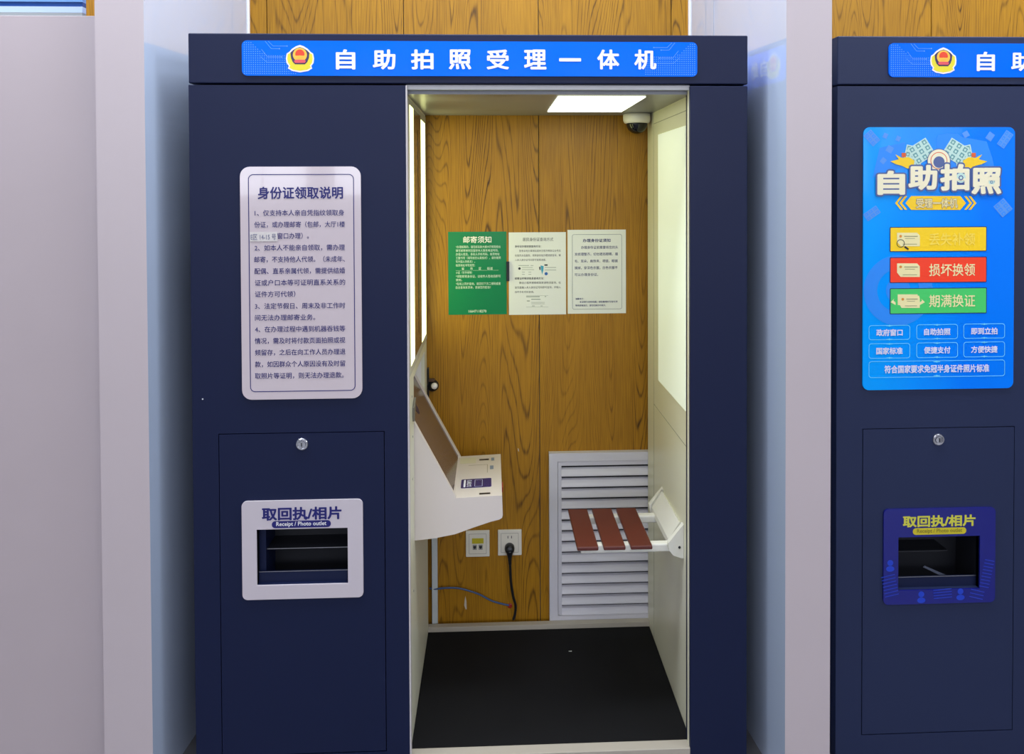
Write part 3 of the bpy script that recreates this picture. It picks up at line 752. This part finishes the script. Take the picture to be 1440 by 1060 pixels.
# ---------------------------------------------------------------- things inside the booth
o = link('floor_mat', B(iL+.001, iR-.001, .037, YB-.025, ZM-.0055, ZM, bev=.001), [MATM])
origin(o, (.15, .33, ZM)); tag(o, 'black rubber mat covering the floor of the open booth', 'mat')
lint = bmesh.new()
for u, v, r in ((808, 898, .0022), (806.5, 915.5, .004), (790, 942, .002), (744, 1042, .005), (731, 972, .0025)):
    c = on(2, u, v, ZM); box(lint, c.x-r, c.x+r, c.y-.001, c.y+.001, ZM, ZM+.0012)
lo = link('lint_speck', lint, mat('lint_white', (190, 190, 185), .8), o); lo['kind'] = 'stuff'

def wp(u, v, Y=YW): p = on(1, u, v, Y); return p.x, p.z
def sheet_thing(name, label, u0, u1, v0, v1, m, tilt=0):
    a = wp(u0, v0); b = wp(u1, v1); Y = YW-.001
    t = thing(name, label, 'notice', ((a[0]+b[0])/2, Y, b[1]), 'notices on the wood panelling')
    link('sheet', P(rect(a[0], b[0], b[1], a[1]), YW-.0001, Y), m, t)
    return t, a, b
GRN = mat('green_print', (10, 122, 74), .22, coat=.2)
tg, a, b = sheet_thing('paper_notice', 'green laminated notice with white writing, leftmost of three', 630, 712.7, 326, 441.8, GRN)
GW = mat('letter_soft_white', (214, 236, 220), .5)
Yt = YW-.0014
def wt(items, m, par, d=Yt):
    its = []
    for s_, ua, ub, v, hh, bo in items:
        p0 = wp(ua, v-hh/2); p1 = wp(ub, v+hh/2); its.append((s_, p0[0], p1[0], p1[1], p0[1], bo))
    return join_text(its, d, m, par)
wt([('邮寄须知', 651.5, 691, 336.8, 9.2, .01)], CHARW, tg)
wt([('*办理邮寄的，请您前往新大楼大厅邮政柜台', 641, 704, 347, 3.4, .0), ('填写邮寄单时应留存本人联系电话号码，', 641, 701, 352.2, 3.4, .0), ('办理人姓名、身份人手机号码、收货地址', 641, 702.5, 357.3, 3.4, .0),
    ('工整书写（填写前应认真核对），请勿使用', 641, 704, 362.5, 3.4, .0), ('写外国人的姓名）。', 641, 668, 367.7, 3.4, .0), ('收货地址书写规范：', 641, 668, 372.9, 3.4, .0),
    ('＿＿省＿＿市＿＿区＿＿街道＿＿', 641, 701, 377.8, 4.2, .0), ('小区（写字楼等）', 641, 664, 383.2, 3.4, .0), ('*领取邮寄身份证，以收件人签收后即可', 641, 704, 388.4, 3.4, .0), ('使用。', 641, 650, 393.6, 3.4, .0),
    ('*在线上同步查询，请您扫下方二维码或者', 641, 704, 398.8, 3.4, .0), ('自主查询发货单，感谢您的配合！', 641, 690, 404, 3.4, .0), ('16647118270', 659, 684, 437.4, 3.4, .01)], GW, tg)
tw, a, b = sheet_thing('paper_notice', 'white notice with grey lines and small screenshots, between two others', 715.3, 796, 326.8, 441.8, PAPER)
INK = mat('ink_dark', (52, 56, 60), .6); INK2 = mat('ink_blue', (48, 54, 110), .6)
wt([('居民身份证查询方式', 735, 778, 336.5, 4.8, .0), ('身份证办理进度查询方法：', 724, 761, 346.3, 3.0, .012), ('登录本地办事网站或关注官方微信公众号后', 730, 788.5, 352.5, 2.8, 0), ('在首页点击服务，搜索身份证办理进度查询，输', 724, 788.5, 359, 2.8, 0), ('入本人身份证号码即可查看进度。', 724, 768, 365.3, 2.8, 0),
    ('邮寄证件物流信息查询方法：', 724, 765, 391.3, 3.0, .012), ('微信小程序搜索邮政速递物流查询，在', 730, 788.5, 397.4, 2.8, 0), ('首页面输入本人身份证号码即可查询，并输入', 724, 788.5, 404, 2.8, 0), ('收件手机号码查询。', 724, 751, 410.4, 2.8, 0)], INK, tw)
bm = bmesh.new()
for ua, ub, v, th in ((729, 744, 373.2, .6), (746, 750, 373.2, .6), (734, 749, 376, .5), (734, 751, 379, .5), (734, 738, 382.5, .5), (743, 747, 382.5, .5), (734, 738, 385.6, .5), (743, 747, 385.6, .5), (766, 782, 376, .6), (766, 782, 379.5, .6),
                      (740, 759, 417, 1.0), (766, 768, 416.8, .8), (747, 760, 420.7, .9), (741, 745, 423, 1), (747, 766, 425, .4), (747, 766, 427, .4), (748, 752, 430, .6), (760, 763, 430, .6), (740, 771, 415.3, .25), (740, 771, 431.5, .25)):
    seg(bm, wp(ua, v), wp(ub, v), th/380, Yt)
link('screenshot_lines', bm, mat('print_grey_green', (120, 134, 124), .6), tw)['kind'] = 'stuff'
bm = bmesh.new()
prism(bm, circ(*wp(730.5, 377.5), .0045, n=12), Yt, Yt, mi=1)
prism(bm, [wp(*p) for p in ((760, 373), (764.5, 374), (764, 380), (762.5, 386), (761, 380))], Yt, Yt, mi=0)
prism(bm, [wp(*p) for p in ((758, 375), (760, 375), (760, 380), (758.5, 379))], Yt, Yt, mi=1)
prism(bm, circ(*wp(768, 384.7), .0058, n=16), Yt, Yt, mi=2); prism(bm, [wp(*p) for p in ((765.5, 371.5), (770, 371.5), (770, 373.6), (765.5, 373.6))], Yt, Yt, mi=1)
link('screenshot_icons', bm, [mat('print_teal', (60, 160, 190), .5), INK, mat('print_blue_dot', (40, 96, 170), .5)], tw)
t3, a, b = sheet_thing('paper_notice', 'white notice in a thin rounded border, rightmost of three', 798, 880.2, 323.2, 440.2, PAPER)
p0 = wp(804.5, 329.5); p1 = wp(874.5, 434.3)
o_, h_ = ring_line(p0[0], p1[0], p1[1], p0[1], .007, .0011); link('border_line', P(o_, Yt, Yt, holes=h_), mat('ink_teal', (70, 90, 110), .5), t3)
wt([('办理身份证须知', 819.5, 858.5, 338, 4.6, .02)], INK2, t3)
wt([('办理身份证前需要将您的头', 817, 869, 347.7, 4.0, .004), ('发梳理整齐，切勿遮挡眼睛、眉', 808, 868.5, 357.2, 4.0, .004), ('毛、耳朵，肩饰夹、项链、眼镜', 808, 868.5, 366.9, 4.0, .004), ('摘掉，穿深色衣服，白色衣服不', 808, 868.5, 376.4, 4.0, .004), ('可以办理身份证。', 808, 841, 386, 4.0, .004),
    ('温馨提示：', 809, 821, 420, 2.4, .01), ('本证照为自助拍摄，请您整理好仪容仪表', 815, 868.5, 424.2, 2.4, .01), ('等待屏幕提示，请勿在操作中离开。', 809, 852, 429.3, 2.4, .01)], INK2, t3)

# louvred grille
ga = wp(771.5, 634.5); gb = wp(775, 868.5); gx0 = ga[0]; gx1 = .70; gz1 = ga[1]; gz0 = gb[1]-.004
tv = thing('louvred_grille', 'white metal louvred grille low on the wood wall behind the seat', 'grille', ((gx0+gx1)/2, YW, gz0))
fx0 = wp(789, 700)[0]; fz1 = wp(800, 652)[1]; fz0 = wp(800, 861)[1]; Yg = YW-.024
link('frame', P(rect(gx0, gx1, gz0, gz1), YW, Yg, holes=[rect(gx0+.030, gx1-.03, gz0+.022, gz1-.030)]), SLAT, tv)
link('inner_frame', P(rect(gx0+.0315, gx1-.0315, gz0+.0235, gz1-.0315), YW, Yg+.004, holes=[rect(fx0, gx1-.05, fz0, fz1)]), SLAT, tv)
link('backing', B(gx0+.02, gx1-.02, YW-.004, YW-.0005, gz0+.02, gz1-.02), DARK, tv)  # dark sheet that gives the slat gaps their shade
ns = 14; ph = (fz1-fz0)/ns
me = None
for k in range(ns):
    zc = fz0+(k+.5)*ph
    if me is None:
        bm = bmesh.new(); w2 = (gx1-.05-fx0)/2
        pr = [(.0, -ph*.47), (.009, -ph*.49), (.009, -ph*.44), (.0025, -ph*.40), (.0175, ph*.20), (.0165, ph*.24), (.0095, ph*.12), (.0035, -ph*.12), (.0015, -ph*.30), (.0, -ph*.38)]
        prism(bm, [(y_, z_) for y_, z_ in pr], -w2, w2, fr=YZ)
        ob = link('slat', bm, SLAT, None); me = ob.data
    else:
        ob = bpy.data.objects.new('slat', me); C.objects.link(ob)
    ob.parent = tv; ob.matrix_parent_inverse = tv.matrix_world.inverted(); ob.location = ((fx0+gx1-.05)/2, Yg+.0005, zc)

# wall boxes
def plate_thing(name, label, cat, u0, u1, v0, v1):
    a = wp(u0, v0); b = wp(u1, v1)
    t = thing(name, label, cat, ((a[0]+b[0])/2, YW, b[1])); x0, x1, z0, z1 = a[0], b[0], b[1], a[1]
    link('cover', B(x0, x1, YW-.009, YW, z0, z1, bev=.0025), CREAMS, t)
    o_, h_ = ring_line(x0+.011, x1-.011, z0+.011, z1-.011, .002, .0012)
    link('inset_line', P(o_, YW-.0094, YW-.0094, holes=h_), mat('inset_line_grey', (150, 146, 136), .6), t)  # thin grey line around the cover inset
    return t, x0, x1, z0, z1
CREAMS = mat('ivory_plastic', (226, 220, 206), .35)
td, x0, x1, z0, z1 = plate_thing('data_socket', 'ivory two-port network wall socket with yellow label under console', 'socket', 655, 688.5, 745, 781)
xc = (x0+x1)/2
link('yellow_label', B(xc-.020, xc+.021, YW-.0102, YW-.009, z1-.046, z1-.027), mat('label_yellow', (190, 176, 30), .4), td)
for s_ in (-1, 1):
    p = link('port', B(xc+s_*.0105-.0072, xc+s_*.0105+.0072, YW-.0105, YW-.009, z1-.068, z1-.050), mat('port_grey', (150, 148, 142), .4), td)
    link('port_opening', P([(xc+s_*.0105-.005, z1-.054), (xc+s_*.0105+.005, z1-.054), (xc+s_*.0105+.005, z1-.060), (xc+s_*.0105, z1-.066), (xc+s_*.0105-.005, z1-.060)], YW-.0108, YW-.0108), BLACK, p)
te, x0, x1, z0, z1 = plate_thing('power_socket', 'ivory mains wall socket with black plug pushed in', 'socket', 700, 733.5, 744, 779)
xc = (x0+x1)/2
for s_ in (-1, 1): link('pin_slot', B(xc+s_*.0065-.0012, xc+s_*.0065+.0012, YW-.0098, YW-.009, z1-.030, z1-.021), BLACK, te)
px_, pz_ = wp(716.5, 768)
tc_ = thing('power_cable', 'black power cable hanging from the mains socket to the threshold', 'cable', (px_, YW-.03, ZM))
link('plug', lathe([(.0175, 0), (.0178, -.010), (.0165, -.020), (.011, -.026), (0, -.027)], (px_, YW-.0092, pz_), 'y', 24, caps=False), BLACK, tc_, smooth=True)
link('strain_relief', tube([(px_, YW-.024, pz_-.005), (px_, YW-.026, pz_-.025), (px_+.001, YW-.026, pz_-.055)], [.013, .011, .009, .007, .006, .0055], 10), BLACK, tc_, smooth=True)
pts = [(px_+.001, YW-.026, pz_-.05)]
for u, v in ((717.5, 800), (718.5, 818), (721.5, 838), (725, 851), (724.5, 862), (722, 871)): p = on(1, u, v, YW-.025); pts.append((p.x, p.y, p.z))
link('cable', tube(pts, .0047, 8), BLACK, tc_, smooth=True)
# blue network cable
pts = [tuple(on(1, u, v, YW-y_)) for u, v, y_ in ((604, 827, .012), (612, 828, .016), (628, 826.5, .022), (645, 827, .024), (661, 831, .02), (675, 836, .016), (690, 844, .012), (704, 848.5, .008), (716, 851, .004))]
o = link('network_cable', tube(pts, .0032, 8), mat('blue_cable_sheath', (62, 86, 130), .4), smooth=True)
tag(o, 'thin blue network cable sagging across the wood wall near the floor', 'cable')
o = link('wall_grommet', lathe([(.0085, 0), (.0085, -.005), (.006, -.006), (0, -.006)], (*wp(717, 851)[:1], YW, wp(717, 851)[1]), 'y', 16, caps=False), RED)
origin(o, (wp(717, 851)[0], YW, wp(717, 851)[1])); tag(o, 'small dark red grommet where the blue cable enters the wall', 'grommet')
# pale trunking
a = wp(606, 735); b = wp(616, 873)
o = link('cable_trunking', B(a[0]+.0035, b[0], YW-.018, YW, b[1]-.02, a[1]+.03, bev=.001), mat('grey_trunking', (196, 202, 204), .4))
origin(o, (b[0]-.01, YW, b[1]-.02)); tag(o, 'pale grey vertical cable trunking in the left rear corner under the console', 'trunking')
bm = P([wp(*p) for p in ((654.5, 838), (656, 846), (656.3, 856), (655, 857), (652.8, 851), (653.5, 843))], YW-.0004, YW+.0001)
link('scratch', bm, mat('bare_scratch', (196, 184, 168), .7), wall)
link('scratch', P([wp(*p) for p in ((728, 630), (729.5, 631), (730, 635), (728.5, 634))], YW-.0004, YW+.0001), MATS['bare_scratch'], wall)

# dome camera
dx, dy = on(1, 895.5, 170, .575).x, .575
tk = thing('security_camera', 'white dome security camera with dark bubble under the booth ceiling', 'camera', (dx, dy, ZC))
zb = on(1, 895, 171.5, dy-.04).z
link('mount', lathe([(.047, ZC-.001), (.0475, ZC-.012), (.047, zb+.008), (.043, zb), (.036, zb-.002), (0, zb-.002)], (dx, dy, 0), 'z', 36), WHITE, tk, smooth=True)
link('dome', lathe([(-0+.037*math.cos(math.radians(t)), zb-.001-.037*math.sin(math.radians(t))) for t in range(0, 90, 9)]+[(.0005, zb-.038)], (dx, dy, 0), 'z', 32), mat('smoked_dome', (8, 10, 20), .08, spec=.5), tk, smooth=True)

# small dark camera at the left rear
qx, qz = wp(603, 540, .655)
tb = thing('webcam', 'small black camera on a bracket at the left rear edge of booth', 'camera', (iL+.01, .645, .93))
sx0 = on(1, 596, 540, .645).x; sx1 = on(1, 603.5, 540, .645).x; zt_ = on(1, 600, 518, .645).z; zl_ = on(1, 600, 561, .645).z
link('bracket', B(iL+.004, sx1-.004, .6385, .655, zl_, zt_, bev=.002), BLACK, tb)
bc = on(1, 608, 543, .64)
link('camera_body', lathe([(0, -.022), (.012, -.019), (.0195, -.01), (.0215, 0), (.0195, .008), (.010, .014), (0, .016)], (bc.x+.001, .652, bc.z), 'y', 24), BLACK, tb, smooth=True)
link('glint_cap', lathe([(0, -.012), (.006, -.0105), (.011, -.005), (.0115, 0), (.006, .004)], (bc.x+.0085, .625, bc.z+.005), 'y', 18), WHITE, tb, smooth=True)  # white cap stands in for the highlight on the camera's glass
link('clip', B(bc.x-.012, bc.x+.008, .63, .645, bc.z+.018, bc.z+.028, bev=.001), mat('bronze', (74, 50, 30), .4), tb)
# dark magnet strip by the posters
p0 = wp(712.7, 367.5); p1 = wp(715.4, 395)
o = link('door_stop', B(p0[0]-.002, p1[0]+.002, YW-.0085, YW-.0015, p1[1], p0[1], bev=.001), BLACK); origin(o, (p0[0], YW, p1[1]))
o.name = 'black_strip'; tag(o, 'short black strip in the gap between green and white notices', 'strip')

# folding seat
ts = thing('folding_seat', 'white wall-folding seat with three dark red wooden slats', 'seat', (iR, .26, .54))
zs = 1.6104-495*2.305/1100-.006
za, zb2 = .10, .372
SE = on(1, 829, 769, za).z
for (ul, ur) in ((811.8, 841.8), (849.2, 880), (887.3, 917.8)):
    xl = on(1, ul, 771, za).x; xr = on(1, ur, 768, za).x
    link('slat', B(xl, xr, za, zb2, SE-.012, SE+.0, bev=.003), REDW, ts)
WP = mat('seat_white_plastic', (226, 224, 214), .35)
for y_ in (.135, .335): link('arm', B(on(1, 816, 770, .15).x, .52, y_, y_+.026, SE-.036, SE-.012, bev=.004), WP, ts)
def cheek(y0_, y1_, lab=None):
    pz = [(940, 764), (947, 755), (966, 737), (966, 785), (958.5, 785), (947, 781), (941, 774)]
    pts = [(min(on(1, u, v, .11).x, iR-.0005), on(1, u, v, .11).z) for u, v in pz]
    pts = [((iR-.0005) if u >= 966 else p[0], p[1]) for (u, v), p in zip(pz, pts)]
    return link('bracket_cheek', P(pts, y0_, y1_), WP, ts), pts
_, cpn = cheek(.110, .128); cheek(.385, .403)
xt = cpn[0][0]; zt0 = cpn[0][1]; ztop = cpn[2][1]
link('bracket_plate', P([(iR-.0005, ztop-.012), (iR-.006, ztop-.008), (xt+.008, zt0-.004), (xt+.006, zt0-.02), (iR-.0005, ztop-.06)], .134, .379), WP, ts)
link('bracket_ridge', P([(iR-.0005, ztop-.004), (iR-.006, ztop-.002), (xt+.006, zt0+.001), (xt+.006, zt0-.01), (iR-.0005, ztop-.04)], .1285, .134), mat('ridge_grey', (186, 184, 172), .5), ts)
link('bracket_ridge', P([(iR-.0005, ztop-.004), (iR-.006, ztop-.002), (xt+.006, zt0+.001), (xt+.006, zt0-.01), (iR-.0005, ztop-.04)], .379, .3845), MATS['ridge_grey'], ts)
bx, bz = on(1, 955.5, 769.5, .11).x, on(1, 955.5, 769.5, .11).z
link('bolt', lathe([(.004, 0), (.0035, -.0015), (0, -.002)], (bx, .11, bz), 'y', 12, caps=False), DARK, ts)

# ---------------------------------------------------------------- left neighbour cabinet
kz = on(1, 60, 22, .02).z
tl = thing('grey_cabinet', 'plain pale grey cabinet with a flat front at the far left', 'cabinet', (-1.7, .3, 0))
link('front_panel', B(-2.6, -1.044, .02, .04, 0, kz, bev=.001), GREYP, tl)
link('carcass', B(-2.6, -1.046, .0405, .60, 0, kz-.004), GREYP, tl)
xe = on(1, 113, 12, .02).x
z3 = on(1, 60, 17.5, .03).z
tx = thing('light_box', 'blue and white glossy sign box standing on the grey cabinet', 'sign', (-1.6, .04, kz))
link('base_rail', B(-2.6, xe, .03, .05, kz+.0005, z3, bev=.0005), mat('rail_grey', (150, 156, 158), .4), tx)
zA, zB, zCc = on(1, 60, 9, .03).z, on(1, 60, 2.5, .03).z, 2.32
link('pale_band', B(-2.6, xe, .03, .05, z3+.0003, zA), mat('band_pale', (190, 210, 240), .15), tx)
link('blue_band', B(-2.6, xe, .032, .05, zA+.0002, zB), mat('band_blue', (30, 70, 140), .2), tx)
link('upper_band', B(-2.6, xe, .03, .05, zB+.0002, zCc), mat('band_sky', (120, 165, 226), .15), tx)
bpy.context.view_layer.update()
